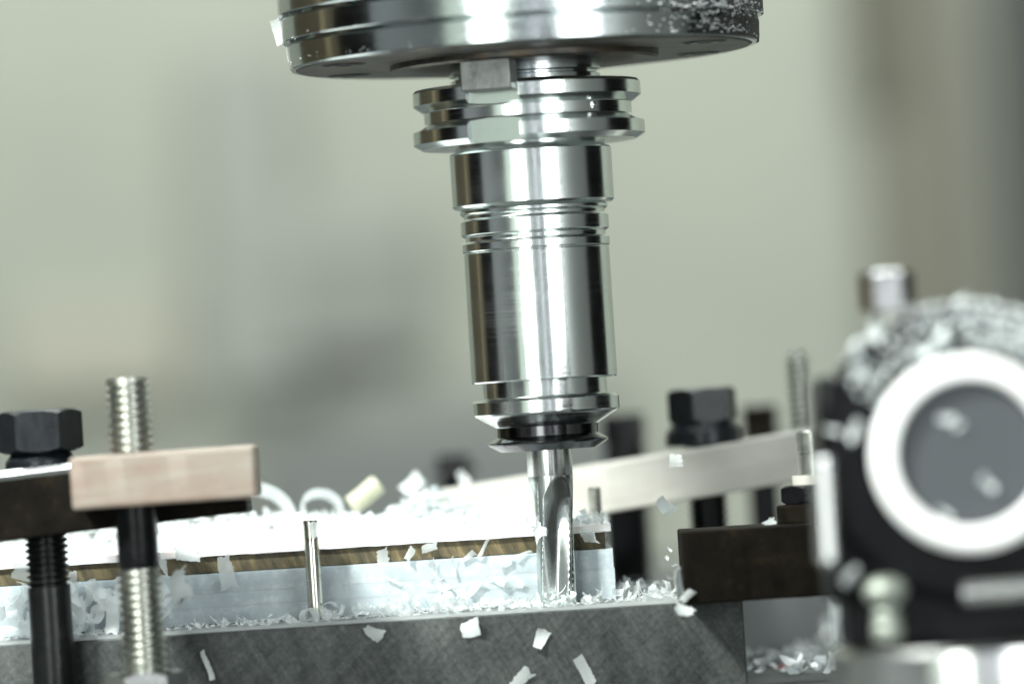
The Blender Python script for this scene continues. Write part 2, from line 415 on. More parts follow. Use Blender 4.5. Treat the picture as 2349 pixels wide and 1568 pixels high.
# a few crumbs of plastic stuck along the rim
bm = bmesh.new()
for i in range(70):
    a = R(rnd.uniform(-178, -50)); z = rnd.choice([175.3, 182.5, 176.5, 179]) + rnd.uniform(-.3, 1.2)
    r = nr(z) + .05; s = rnd.uniform(.04, .18)
    mt = Matrix.Translation((r * math.cos(a), r * math.sin(a), z)) @ Matrix.Rotation(rnd.random() * 6, 4, 'Z') @ Matrix.Diagonal((s, s * .6, s * rnd.uniform(.5, 1.4), 1))
    bmesh.ops.create_icosphere(bm, subdivisions=1, radius=1, matrix=mt)
obj('rim_crumbs', bm, M['fluff'], sp, kind='stuff')

# ------------------------------------------------------------------ tool holder
th = thing('tool_holder', 'shiny cylindrical tool holder with grooved flange below the spindle nose', 'tool holder', (0, 0, 67))
fl = [(17.5, 151.0), (29.6, 151.0), (31.9, 152.4), (31.9, 155.8), (28.7, 157.7), (28.6, 157.9), (28.6, 160.9), (28.7, 161.1), (31.4, 163.0), (31.4, 166.4), (30.8, 167.2), (17.5, 167.2)]
bm = lathe(fl, seg=160)
# cut the two drive slots into the flange
flange = obj('flange', bm, M['holder'], th)
cut = box(29.0, 45, -7.4, 7.4, 140, 180); bm2 = rot_bm(cut, KA)
box_b = rot_bm(box(29.0, 45, -7.4, 7.4, 140, 180), KA + math.pi)
tmp = bpy.data.meshes.new('slot_cut'); bm2.to_mesh(tmp); bm2.free()
tmp2 = bpy.data.meshes.new('slot_cut'); box_b.to_mesh(tmp2); box_b.free()
for t_ in (tmp, tmp2):
    t_.transform(Matrix.Scale(U, 4) @ Matrix.Translation((0, 0, -67)))
    c_o = bpy.data.objects.new('slot_cut', t_); C.objects.link(c_o); c_o.parent = th
    md = flange.modifiers.new('slot', 'BOOLEAN'); md.operation = 'DIFFERENCE'; md.solver = 'EXACT'; md.object = c_o
    bpy.context.view_layer.update()
    nm = bpy.data.meshes.new_from_object(flange.evaluated_get(bpy.context.evaluated_depsgraph_get()))
    flange.modifiers.clear(); flange.data = nm
    bpy.data.objects.remove(c_o)
nm.polygons.foreach_set('use_smooth', [True] * len(nm.polygons)); nm.set_sharp_from_angle(angle=R(16))
# dimple ball in the groove
a = R(-90 + 38.5)
bm = bmesh.new(); bmesh.ops.create_uvsphere(bm, u_segments=20, v_segments=12, radius=1.25, matrix=Matrix.Translation((28.0 * math.cos(a), 28.0 * math.sin(a), 159.6)))
obj('index_ball', bm, M['bright'], th)
obj('upper_collar', lathe([(19, 134.2), (21.7, 134.2), (22.3, 134.9), (22.3, 148.9), (21.9, 149.4), (20.9, 149.6), (20.7, 150.2), (20.7, 151.2), (19, 151.2)], seg=128), M['holder'], th)
obj('grooved_collar', lathe([(18, 122.2), (20.2, 122.2), (20.35, 122.5), (20.35, 124.4), (19.9, 125.0), (19.3, 125.2), (19.3, 126.2), (19.9, 126.5), (20.4, 127.0), (20.4, 130.6), (20.0, 131.2), (19.5, 131.4), (19.5, 132.1), (20.1, 132.5), (20.3, 132.8), (20.3, 133.5), (19.8, 133.9), (19.6, 134.4), (18, 134.4)], seg=128), M['holder'], th)
obj('body_sleeve', lathe([(16, 86.2), (19.7, 86.2), (20.1, 86.6), (20.05, 121.7), (19.9, 121.95), (19.9, 122.3), (16, 122.3)], seg=128), M['holder'], th)
obj('neck', lathe([(15, 81.4), (16.9, 81.5), (17.1, 82.0), (17.1, 86.4), (15, 86.4)], seg=128), M['holder'], th)
obj('clamping_nut', lathe([(13, 73.7), (13.9, 73.7), (19.9, 77.1), (20.2, 77.6), (20.2, 80.9), (19.6, 81.6), (15, 81.6)], seg=128), M['holder'], th)
bm = lathe([(6.4, 67.1), (13.2, 67.1), (16.3, 68.9), (16.6, 69.3), (16.3, 69.7), (13.9, 71.1), (13.9, 73.9), (6.4, 73.9)], seg=128)
obj('sealing_ring', bm, M['nut'], th)
obj('ring_slot', rot_bm(box(13.4, 14.1, -.55, .55, 71.2, 73.7), R(-90 + 19)), M['black'], th)

# ------------------------------------------------------------------ end mill
em = thing('end_mill', 'bright fluted milling cutter standing among chips under the tool holder', 'milling cutter', (0, 0, 26))
obj('shank', lathe([(0, 60.0), (6.2, 60.0), (6.25, 60.2), (6.25, 68.5), (0, 68.5)], seg=64), M['bright'], em)
bm = bmesh.new(); rows = []
NZ, NA = 70, 180
zt, zb = 60.3, 24.9
for i in range(NZ + 1):
    z = zt + (zb - zt) * i / NZ
    row = []
    t = i / NZ
    Rz = 6.2 - .75 * min(1, max(0, (t - .04) / .30)) ** 1.0
    for kx in range(NA):
        a = 2 * math.pi * kx / NA
        tw = R(-64) - R(38) * t - math.pi / 3          # the front flute wanders left as it goes down
        ph = (a - tw) % (2 * math.pi / 3)
        ph = ph / (2 * math.pi / 3)       # 0..1 per flute
        # run-out of the flute: narrower and shallower at the top
        wdt = .72 * min(1, max(.0, (t - .02) / .16)) ** .5
        dep = .47 * min(1, max(0, (t - .02) / .42)) ** .8
        x = (ph - .5) / (wdt / 2) if wdt > 0 else 9
        d = 0
        if abs(x) < 1:
            d = dep * (1 - abs(x) ** 2.2) * (1 + .25 * x)
        rr = Rz * (1 - d)
        if x >= 1: rr = Rz * (1 - .035 * min(1, (ph - .5 - wdt / 2) * 9) * min(1, t * 4))
        row.append(bm.verts.new((rr * math.cos(a), rr * math.sin(a), z)))
    rows.append(row)
for a_, b_ in zip(rows, rows[1:]):
    for k_ in range(NA): bm.faces.new((a_[k_], b_[k_], b_[(k_ + 1) % NA], a_[(k_ + 1) % NA]))
bm.faces.new(rows[0]); bm.faces.new(rows[-1][::-1])
obj('fluted_body', bm, M['flute'], em, smooth=30)

# ------------------------------------------------------------------ block, sheets, workpiece
xl = -190
BF = -25.0
bx1 = at(1710, 1480, BF).x
t = thing('steel_block', 'dark grey milled steel block along the bottom edge, under the plastic', 'steel block', ((xl + bx1) / 2, 60, 0))
bm = rough_edges(box(xl, bx1, BF, 128, 0.2, 23.8, .35), 60, .05, 2)
obj('block_body', bm, M['block'], t)
obj('rear_ledge', box(-40, at(1600, 1330, 260).x, 128.3, 330, .2, 23.5, .5), M['block'], t)
x1s = at(1560, 1390, BF).x
rx_ = at(1600, 1330, 260).x
rb_ = obj('riser_block', rough_edges(box(rx_ + .6, at(1850, 1330, 260).x, 132, 330, .2, 23.2, .6), 8, .04, 14), M['riser'], None, (rx_ + 20, 132, .2))
tag(rb_, 'blurred grey riser block on the table behind the dark clamp bar', 'riser block')
s = obj('base_sheet', rough_edges(box(xl, x1s, BF + .4, 118, 23.9, 24.8, .1), 80, .06, 4), M['chip'], None, (0, BF, 24))
tag(s, 'thin white plastic sheet lying on top of the steel block under the chips', 'plastic sheet')
xw = at(1408, 1300, 6.5).x
wp = thing('plastic_workpiece', 'pale blue translucent plastic block being milled behind the cutter', 'plastic block', (-60, 6.5, 25.6))
def layer(z0, z1, y0, xe, seed):
    return rough_edges(box(xl, xe, y0, 116, z0, z1, .02), 70, .008, seed)
obj('upper_step', layer(33.4, 38.8, 6.5, xw, 1), M['plastic'], wp)
obj('middle_step', layer(29.6, 33.39, 6.46, xw + .2, 2), M['plastic'], wp)
obj('lower_step', layer(24.95, 29.59, 6.42, xw + .12, 3), M['plastic'], wp)
ph = obj('brown_sheet', rough_edges(box(xl, at(1388, 1235, 9).x, 8.6, 114, 38.95, 43.4, .15), 70, .06, 8), M['phenolic'], None, (-60, 8.6, 39))
tag(ph, 'brown saw-marked sheet edge sandwiched between the blue and white plastic', 'brown sheet')
ws = obj('top_sheet', rough_edges(box(xl, at(1402, 1215, 8).x, 7.2, 116, 43.5, 45.6, .2), 80, .10, 9), M['sheet'], None, (-60, 7.2, 43.5))
tag(ws, 'bright white plastic sheet on top of the brown sheet, heaped with chips', 'plastic sheet')

# ------------------------------------------------------------------ pins
p = at(718, 1300, -4)
pt = obj('locating_pin', lathe([(0, 24.85), (2.1, 24.85), (2.12, 25.2), (2.12, 51.4), (1.8, 51.9), (0, 52.0)], p.x, -4, 40), M['pin'], None, (p.x, -4, 25.6))
tag(pt, 'thin stained steel pin standing upright in front of the blue plastic', 'pin')
p = at(1366, 1180, 48)
pt = obj('locating_pin', lathe([(0, 45.7), (1.9, 45.7), (1.9, 54.9), (1.6, 55.3), (0, 55.4)], p.x, 48, 40), M['pin'], None, (p.x, 48, 45.7))
tag(pt, 'short steel pin on the right end of the white sheet, beside the cutter', 'pin')

# ------------------------------------------------------------------ right dark clamp with nut and stud
CY = -42.0
a = at(1562, 1219, CY); b = at(2010, 1385, CY)
t = thing('clamp_bar', 'brown-black clamp bar resting on the right end of the steel block', 'clamp bar', (80, -25, 24))
obj('bar', rough_edges(box(a.x, b.x + 20, CY, -8, 23.95, a.z, .5), 40, .05, 5), M['clamp'], t)
p = at(1852, 1200, -24)
obj('washer', lathe([(4, a.z), (10.0, a.z), (10.2, a.z + .4), (10.2, a.z + 4.6), (9.8, a.z + 5.0), (4, a.z + 5.0)], p.x + 2, -24, 64), M['clamp'], t)
obj('nut', hexhead(p.x + 2, -24, a.z + 5.05, a.z + 10.2, 15.5, R(10)), M['black'], t)
obj('stud', lathe([(0, a.z - 18), (4.6, a.z - 18), (4.6, a.z + 24.2), (4.2, a.z + 24.8), (0, a.z + 24.8)], p.x + 3, -24, 48), M['stud'], t)
obj('spacer_ring', lathe([(4.7, a.z + 10.2), (6.3, a.z + 10.2), (6.3, a.z + 12.7), (4.7, a.z + 12.7)], p.x + 3, -24, 48), M['pale'], t)

# ------------------------------------------------------------------ bolts
def hex_bolt(name, label, cat, group, x, y, z_under, head_h, af, rot, r, z_end, zthread, mhead, mshank, flange_r=0, flange_h=0, pitch=1.75):
    t = thing(name, label, cat, (x, y, z_under), group)
    obj('hex_head', hexhead(x, y, z_under + flange_h, z_under + flange_h + head_h, af, rot), mhead, t)
    if flange_r:
        obj('flange_washer', lathe([(r, z_under + .02), (flange_r, z_under + .02), (flange_r + .2, z_under + .4), (flange_r, z_under + flange_h * .6), (flange_r * .82, z_under + flange_h + .2), (r, z_under + flange_h + .2)], x, y, 64), mhead, t)
    zt0, zt1 = zthread
    if zt1 < z_under: obj('shank', lathe([(0, zt1), (r, zt1), (r, z_under + .1), (0, z_under + .1)], x, y, 48), mshank, t)
    obj('thread', thread(x, y, zt0, zt1, r, pitch), mshank, t)
    if z_end < zt0: obj('lower_shank', lathe([(0, z_end), (r * .98, z_end), (r * .98, zt0), (0, zt0 + .3)], x, y, 48), mshank, t)
    return t
LY = -33.0
pb = at(100, 1150, LY)
zhu = at(92, 1084, LY).z
hex_bolt('clamp_bolt', 'black hex-head bolt at the left edge, through the dark clamp bar', 'bolt', 'clamp bolts', pb.x, LY, zhu, 11.4, 20.2, R(2), 5.9, .2, (at(105, 1345, LY).z, zhu + .5), M['bolt'], M['bolt_shank'], 9.6, 5.4)
# left dark clamp bar: built level, then tipped
def tilted_bar(name, label, x0, x1, y0, y1, z0, z1, tip, yaw, m, bev=.6, part='bar', cuts=30, seed=1):
    c = Vector(((x0 + x1) / 2, (y0 + y1) / 2, (z0 + z1) / 2))
    t = thing(name, label, 'clamp bar', c)
    bm = rough_edges(box(x0, x1, y0, y1, z0, z1, bev), cuts, .05, seed)
    obj(part, bm, m, t)
    t.rotation_euler = (0, -tip, yaw)
    return t
a = at(-60, 1106, -46); b = at(420, 1030, -46)
zc_t = at(100, 1068, -46).z; zc_b = at(100, 1218, -46).z
t = tilted_bar('clamp_bar', 'dark brown clamp bar at the left edge under the black bolt head', at(-150, 1100, -46).x, at(560, 1100, -46).x, -46, -20, zc_b - .6, zc_t - .4, R(3.2), 0, M['clamp'], seed=2)
e_ = at(-150, 1100, -46).x; e2_ = at(215, 1100, -46).x
cz_ = (zc_b + 1 + zc_t) / 2; hz_ = (zc_t - zc_b - 1) / 2
bm = box(e_ + .5, e2_ - .5, -1.3, 1.3, -1.3, 1.3, .2)
bmesh.ops.rotate(bm, cent=(0, 0, 0), matrix=Matrix.Rotation(R(38), 3, 'X'), verts=bm.verts)
bmesh.ops.translate(bm, vec=(0, -45.1, zc_t - 1.1), verts=bm.verts)
obj('worn_edge', bm, M['bright'], t)
# pinkish beige clamp bar, end on
a = at(158, 1056, -72); b = at(590, 1170, -72)
zt_ = at(372, 1034, -72).z; zb_ = at(372, 1156, -72).z
t = tilted_bar('clamp_bar', 'pinkish beige clamp block with a threaded stud through it, left', a.x, at(588, 1090, -72).x, -72, -47, zb_, zt_, R(.4), 0, M['pink'], 1.0, seed=3)
SY = -59.5
px_ = at(300, 1000, SY)
st = thing('threaded_stud', 'worn threaded stud through the pinkish beige clamp block', 'stud', (px_.x, SY, 0.2))
zst = at(287, 866, SY).z
obj('upper_thread', thread(px_.x, SY, zt_ - 2, zst - .6, 5.9, 2.1, 1.1), M['stud'], st)
obj('stud_end', lathe([(0, zst - 1.2), (5.6, zst - 1.2), (5.4, zst - .2), (4.8, zst), (0, zst)], px_.x, SY, 48), M['stud'], st)
zs1 = at(330, 1300, SY).z
obj('shank', lathe([(0, zs1), (4.9, zs1 - .5), (5.4, zs1 + 1.5), (5.4, zt_), (0, zt_)], px_.x, SY, 48), M['black'], st)
obj('lower_thread', thread(px_.x, SY, 1, zs1, 6.0, 2.1, 1.1), M['stud'], st)
zn = at(345, 1538, SY).z
nt = obj('stud_nut', hexhead(px_.x, SY, zn - 9, zn, 19, R(4)), M['bright'], None, (px_.x, SY, zn - 9))
tag(nt, 'hex nut at the bottom edge on the worn threaded stud', 'nut')

# ------------------------------------------------------------------ rear clamp bar and bolts
RY = 84.0
c0 = at(1000, 1108 + 30, RY); c1 = at(1900, 974, RY)
tipb = math.atan2(at(1830, 992, RY).z - at(1380, 1066, RY).z, at(1830, 992, RY).x - at(1380, 1066, RY).x)
zt_r = at(1450, 1054, RY).z; xm = at(1450, 1054, RY).x
thk = 14.2
x0r, x1r = at(990, 1100, RY).x, at(2120, 1000, RY).x
t = thing('clamp_bar', 'long pale beige clamp bar rising to the right behind the cutter', 'clamp bar', (xm, RY, zt_r - thk))
obj('bar', rough_edges(box(x0r, x1r, RY, RY + 34, zt_r - thk, zt_r, .7), 40, .06, 11), M['pale'], t)
t.rotation_euler = (0, -tipb, 0)
def bar_top(x): return zt_r - thk + (x - xm) * math.tan(tipb) + thk / math.cos(tipb)
p = at(1615, 1000, RY + 15)
hex_bolt('clamp_bolt', 'black hex bolt with wide flange on the pale rear clamp bar', 'bolt', 'clamp bolts', p.x, RY + 16, bar_top(p.x) + .5, 10.2, 18.0, R(13), 6.0, .2, (4, bar_top(p.x)), M['bolt'], M['bolt_shank'], 11.2, 6.6, 2.2)
p = at(1432, 1000, 260)
hex_bolt('clamp_bolt', 'blurred dark bolt far behind, just right of the tool holder nut', 'bolt', 'clamp bolts', p.x, 260, at(1432, 1040, 260).z, 10, 12.5, R(12), 6.8, .2, (1, 12), M['black'], M['black'], 6.9, 3)
p = at(1745, 1000, 260)
hex_bolt('clamp_bolt', 'blurred brown-black bolt far behind, right of the flanged bolt', 'bolt', 'clamp bolts', p.x, 260, at(1745, 1000, 260).z, 8, 10.5, R(12), 5.0, .2, (1, 12), M['clamp'], M['black'], 6.6, 2)
p = at(1020, 1070, 260)
hex_bolt('clamp_bolt', 'blurred dark bolt far behind the heaped chips left of the cutter', 'bolt', 'clamp bolts', p.x + 3, 260, at(1020, 1085, 260).z, 4, 9.5, R(12), 5.0, .2, (1, 12), M['black'], M['black'], 7.6, 2)
for px, py, wmm, zb_, lab in ((1440, 1250, 9.5, 23.6, 'dark round support post under the rear clamp bar, right of the cutter'),):
    q = at(px, py, 150)
    o = obj('support_post', lathe([(0, zb_), (wmm / 2 + 1.6, zb_), (wmm / 2 + 1.6, zb_ + 1.5), (wmm / 2 + 1, zb_ + 2), (wmm / 2 + 1, at(px, 1090, 150).z), (0, at(px, 1090, 150).z)], q.x, 150, 48), M['black'])
    tag(o, lab, 'post')
q = at(1834, 900, 140)
t = thing('threaded_stud', 'bright thread of a stud rising behind the round black fixture', 'stud', (q.x, 140, 30))
obj('thread', thread(q.x, 140, 30, at(1834, 812, 140).z, 3.6, 2.1, 1.2), M['stud'], t)
obj('stud_end', lathe([(0, at(1834, 814, 140).z), (2.9, at(1834, 814, 140).z), (2.4, at(1834, 806, 140).z), (0, at(1834, 806, 140).z)], q.x, 140, 32), M['bright'], t)

# ------------------------------------------------------------------ foreground round fixture
FY = -190.0
fc = at(2224, 1039, FY)
t = thing('round_fixture', 'large blurred black round fixture with a thick white ring, right foreground', 'fixture', (fc.x, FY + 25, 0))
def ylathe(prof, seg=96, cx=None, cz=None):
    bm = lathe(prof, 0, 0, seg)
    bmesh.ops.rotate(bm, cent=(0, 0, 0), matrix=Matrix.Rotation(R(90), 3, 'X'), verts=bm.verts)   # z -> -y
    bmesh.ops.translate(bm, vec=(fc.x, FY, fc.z), verts=bm.verts); return bm
# profile z is distance towards the camera
obj('head', ylathe([(0, -48), (33, -48), (35.6, -45), (35.6, -4), (33.6, -1.2), (25, -.8), (0, -.8)]), M['black'], t)
obj('white_ring', ylathe([(17.2, -2), (17.2, 3.0), (18.0, 4.2), (22.2, 4.2), (23.6, 2.8), (23.8, -.9)], close_ := 96), M['sheet'], t)
obj('end_face', ylathe([(0, 1.2), (16.2, 1.2), (17.1, .6), (17.1, -1.5), (0, -1.5)]), M['dial'], t)
hb = at(2035, 668, FY + 20)
hx = thing('clamp_bolt', 'blurred bright hex bolt head on top of the round black fixture', 'bolt', (hb.x, FY + 20, at(2035, 715, FY + 20).z), 'clamp bolts')
zz = at(2035, 715, FY + 20).z
obj('hex_head', hexhead(hb.x, FY + 20, zz, at(2035, 622, FY + 20).z, 11.3, R(-2)), M['bright'], hx)
obj('shank', lathe([(0, zz - 14), (3, zz - 14), (3, zz + .2), (0, zz + .2)], hb.x, FY + 20, 24), M['stud'], hx)
# lug at the left of the head, with the bright stud in front
l0 = at(1912, 1330, FY); l1 = at(1960, 985, FY)
obj('side_lug', box(l0.x - 1, l1.x + 6, FY + 4, FY + 34, l0.z - 6, at(1900, 862, FY).z, 2.5, segs=3), M['black'], t)
sx = at(1896, 1180, FY - 4)
s_ = thing('threaded_stud', 'bright white-lit threaded stud at the left side of the round black fixture', 'stud', (sx.x, FY, at(1896, 1285, FY).z))
obj('thread', thread(sx.x, FY, at(1896, 1285, FY).z, at(1896, 1040, FY).z, 2.9, 1.6, .5), M['bright'], s_)
obj('stud_end', lathe([(0, at(1896, 1300, FY).z), (1.8, at(1896, 1298, FY).z), (2.6, at(1896, 1283, FY).z), (0, at(1896, 1282, FY).z)], sx.x, FY, 32), M['bright'], s_)
# black pedestal, silver base
pz0 = at(2224, 1478, FY).z; pz1 = fc.z - 22
obj('pedestal', box(at(1945, 1400, FY).x, fc.x + 34, FY + 6, FY + 42, pz0 - .5, pz1, 2.0), M['black'], t)
obj('base_collar', lathe([(0, .3), (36, .3), (36, pz0 - 1.4), (35, pz0), (0, pz0)], fc.x + 1, FY + 24, 128), M['bright'], t)
bq = at(2280, 1360, FY)
bm = thread(0, 0, 0, 34, 3.3, 1.8, .6)
bmesh.ops.rotate(bm, cent=(0, 0, 0), matrix=Matrix.Rotation(R(88), 3, 'Y'), verts=bm.verts)
bmesh.ops.translate(bm, vec=(at(2207, 1358, FY).x, FY + 1, at(2207, 1362, FY).z), verts=bm.verts)
lathe_cap = obj('cross_screw', bm, M['bright'], t)
bm = bmesh.new()
cs = at(2035, 1395, FY)
prof = [(0, at(2035, 1470, FY).z)]
for py_, r_ in ((1468, 3.4), (1440, 3.8), (1425, 3.2), (1408, 3.5), (1396, 2.7), (1388, 3.0), (1376, 4.6), (1352, 5.6), (1332, 4.6), (1322, 2.2)):
    prof.append((r_, at(2035, py_, FY).z))
prof.append((0, at(2035, 1320, FY).z))
obj('knob_screw', lathe(prof, cs.x, FY + 2, 40), M['knob'], t)

# ------------------------------------------------------------------ plastic chips
def chip_mesh(L, W, arc, twist, jag, th=.09, seed=0, nl=10, nw=4, clean=False):
    rnd = random.Random(seed); bm = bmesh.new()
    top, bot = [], []
    e0 = [rnd.uniform(-1, 1) * jag * 1.5 for _ in range(nw + 1)]; e1 = [rnd.uniform(-1, 1) * jag * 1.8 for _ in range(nw + 1)]
    w0 = [rnd.uniform(-jag, jag) * .35 for _ in range(nl + 1)]; w1 = [rnd.uniform(-jag, jag) * .6 for _ in range(nl + 1)]
    taper = rnd.uniform(-.55, .55); skew = rnd.uniform(-.5, .5) * W; cross = rnd.uniform(-.5, .5) / max(W, .5)
    grow = rnd.uniform(-.5, .6); bend = rnd.uniform(-.3, .3) * W; sh = rnd.uniform(.3, .7)
    if clean: taper = skew = cross = grow = bend = 0
    for i in range(nl + 1):
        ra, rb = [], []
        u = i / nl - .5
        for j in range(nw + 1):
            v = j / nw - .5
            s = u * L + skew * v * (1 if i in (0, nl) else .8); t = v * W * (1 + taper * u) + bend * (u * u - .1)
            if i == 0: s += e0[j]
            if i == nl: s += e1[j]
            if j == 0: t += w0[i]
            if j == nw: t += w1[i]
            if abs(arc) > .01:
                k0 = arc / L; ang = k0 * s * (1 + grow * u * .8); rr = 1 / k0
                p = Vector((math.sin(ang) * rr, t, (1 - math.cos(ang)) * rr + cross * t * t)); nrm = Vector((-math.sin(ang), 0, math.cos(ang)))
            else: p = Vector((s, t, cross * t * t)); nrm = Vector((0, 0, 1))
            p += nrm * rnd.uniform(-.03, .03)
            q = Matrix.Rotation(twist * u, 3, 'X')
            p = q @ p; nrm = q @ nrm
            ra.append(bm.verts.new(p + nrm * th / 2)); rb.append(bm.verts.new(p - nrm * th / 2))
        top.append(ra); bot.append(rb)
    for i in range(nl):
        for j in range(nw):
            bm.faces.new((top[i][j], top[i + 1][j], top[i + 1][j + 1], top[i][j + 1]))
            bm.faces.new((bot[i][j], bot[i][j + 1], bot[i + 1][j + 1], bot[i + 1][j]))
    for i in range(nl):
        bm.faces.new((top[i][0], bot[i][0], bot[i + 1][0], top[i + 1][0])); bm.faces.new((top[i][nw], top[i + 1][nw], bot[i + 1][nw], bot[i][nw]))
    for j in range(nw):
        bm.faces.new((top[0][j], top[0][j + 1], bot[0][j + 1], bot[0][j])); bm.faces.new((top[nl][j], bot[nl][j], bot[nl][j + 1], top[nl][j + 1]))
    c = sum((v.co for v in bm.verts), Vector()) / len(bm.verts)
    bmesh.ops.translate(bm, vec=-c, verts=bm.verts)
    return bm
def mesh_of(bm, m):
    bmesh.ops.scale(bm, vec=(U, U, U), verts=bm.verts)
    bmesh.ops.recalc_face_normals(bm, faces=bm.faces)
    me = bpy.data.meshes.new('plastic_chip'); bm.to_mesh(me); bm.free()
    me.polygons.foreach_set('use_smooth', [True] * len(me.polygons)); me.set_sharp_from_angle(angle=R(50))
    me.materials.append(m); return me
specs = [(4.2, 2.0, 1.2, .3, .22), (5, 1.7, .9, .8, .2), (3.4, 2.2, 1.8, .2, .25), (5.6, 1.9, 1.1, -.5, .2), (2.8, 2.0, .8, .4, .3), (4.6, 1.1, 2.0, .9, .15),
         (6.4, 2.0, 2.8, .4, .2), (6, 2.2, 4.4, .2, .2), (3.6, 2.8, .7, .3, .35), (2.4, 1.2, .5, .6, .2), (6, .9, .8, 1.2, .1), (5, 1.6, 3.4, .7, .2)]
meshes = [mesh_of(chip_mesh(*s, seed=i + 10), M['chip']) for i, s in enumerate(specs)]
meshes_w = [mesh_of(chip_mesh(*s, seed=i + 30), M['chip_white']) for i, s in enumerate(specs)]
ADJ = ['gently bent', 'twisted slender', 'half-curled short', 'long bent', 'small flat', 'narrow hooked', 'long curled', 'rolled-up', 'broad flat', 'tiny stubby', 'long thin', 'curled and twisted']
protos = {}
rnd = random.Random(21)
def put_chip(me, loc, rot, sc, label, group=None, name='plastic_chip'):
    ms_ = meshes if me in meshes else meshes_w
    label = ADJ[ms_.index(me)] + ' ' + label
    if me.name not in protos:
        o = bpy.data.objects.new(name, me); protos[me.name] = o
    else:
        o = protos[me.name].copy()
    o.name = name
    for k in list(o.keys()): del o[k]
    C.objects.link(o)
    o.location = Vector(loc) * U; o.rotation_euler = rot; o.scale = (sc, sc, sc)
    tag(o, label, 'plastic chip', group); return o
def scatter(n, xr, yr, z0, zr, tilt, scr, label, group, ms):
    for _ in range(n):
        x = rnd.uniform(*xr) if not callable(xr) else xr()
        y = rnd.uniform(*yr); z = z0 + abs(rnd.gauss(0, 1)) * zr
        rot = (rnd.gauss(0, tilt), rnd.gauss(0, tilt), rnd.random() * 6.28)
        put_chip(rnd.choice(ms), (x, y, z), rot, rnd.uniform(*scr), label, group)
X = lambda px, Y=-10: at(px, 1390, Y).x
scatter(56, (X(-30), X(430)), (-23, 4), 26.2, 5.0, 1.1, (1.5, 2.5), 'milky chip in the deep heap around the black bolt, left', 'chips heaped at the left', meshes)
scatter(20, (X(440), X(680)), (-23, 2), 25.3, .6, .4, (.6, 1.1), 'milky chip on the steel ledge between stud and thin pin', 'chips left of the thin pin', meshes)
scatter(14, (X(740), X(880)), (-23, 2), 25.3, .8, .5, (.6, 1.1), 'milky chip on the steel ledge right of the thin pin', 'chips right of the thin pin', meshes)
scatter(30, (X(880), X(1080)), (-23, 3), 25.5, 1.6, .7, (.8, 1.5), 'milky chip in the low heap between pin and cutter', 'chips between pin and cutter', meshes)
scatter(20, (X(1080), X(1210)), (-23, 2), 25.3, .7, .5, (.7, 1.1), 'white chip on the ledge just left of the cutter', 'chips left of the cutter', meshes_w)
scatter(20, (X(1210), X(1350)), (-20, -6), 25.5, 1.0, .6, (.7, 1.1), 'white plastic chip piled against the foot of the cutter', 'chips at the foot of the cutter', meshes_w)
scatter(36, (X(1350), X(1555)), (-23, 40), 25.5, 1.5, .7, (.8, 1.4), 'milky chip on the block between cutter and dark clamp', 'chips between cutter and clamp bar', meshes)
# chips clinging to the blue face
for px, py, s in ((985, 1255, .9), (1000, 1310, 1.0), (1040, 1300, .8), (1075, 1275, 1.1), (1110, 1255, .9), (1155, 1290, 1.0), (1195, 1270, .8), (1010, 1340, 1.1), (1090, 1345, 1.0), (1140, 1330, .9), (940, 1270, .8), (520, 1320, 1.1), (900, 1330, .9), (1180, 1340, .9)):
    q = at(px, py, 5)
    put_chip(rnd.choice([meshes[i_] for i_ in (0, 1, 3, 5, 10)]), (q.x, 4.9, q.z), (R(90) + rnd.gauss(0, .25), rnd.random() * 6.28, rnd.gauss(0, .25)), s * 1.2, 'milky chip clinging to the blue face left of cutter', 'chips clinging to the blue face')
# chips littering the top sheet: the larger ones one by one
G2 = 'white chips on the top sheet'
for _ in range(36):
    x = rnd.uniform(X(400, 40), X(1400, 40)); y = rnd.uniform(9, 64); 
    put_chip(rnd.choice(meshes_w), (x, y, 46.3 + abs(rnd.gauss(0, 1.3))), (rnd.gauss(0, .7), rnd.gauss(0, .7), rnd.random() * 6.28), rnd.uniform(.7, 1.3), 'white chip lying loose on the bright white sheet', G2)
# single chips that stand out
def special(L, W, arc, twist, jag, m, px, py, Y, rot, label, seed, th=.12, nl=14, name='plastic_chip', clean=False):
    me = mesh_of(chip_mesh(L, W, arc, twist, jag, th, seed, nl, 4, clean), M[m]); q = at(px, py, Y)
    o = bpy.data.objects.new(name, me); C.objects.link(o); o.location = q * U; o.rotation_euler = rot.to_euler() if isinstance(rot, Matrix) else tuple(R(v) for v in rot)
    return tag(o, label, 'plastic chip')
special(5.6, 3.2, 1.3, .8, .25, 'chip_white', 858, 1450, -25.9, (78, 30, 4), 'white chip on the steel face, leftmost of the three below the ledge', 1)
special(5.6, 4.4, 1.5, .5, .25, 'chip_white', 1077, 1441, -26.0, (84, -14, -3), 'crumpled white chip on the steel face, middle of the three below the ledge', 2)
special(5.6, 3.2, 1.2, .4, .2, 'chip_white', 1241, 1464, -26.0, (82, -66, 10), 'folded white chip on the steel face just below the cutter', 3)
special(8.2, 3.0, .3, .1, .2, 'chip', 1342, 1538, -26.2, (86, 66, 4), 'long pale chip on the steel face at the bottom edge, right of centre', 4)
special(7.0, 3.0, .5, .3, .4, 'chip', 1195, 1556, -26.2, (84, -40, 6), 'faint chip on the steel face cut by the bottom edge', 5)
special(8.5, 1.4, .9, .9, .2, 'chip_white', 474, 1520, -27, (86, 68, 10), 'thin white sliver on the steel face beside the threaded stud', 6)
special(12.5, 3.4, 5.6, .1, .2, 'chip_white', 708, 1413, -14, (10, 150, 38), 'tightly rolled white chip leaning on the foot of the thin pin', 7, nl=26, clean=True)
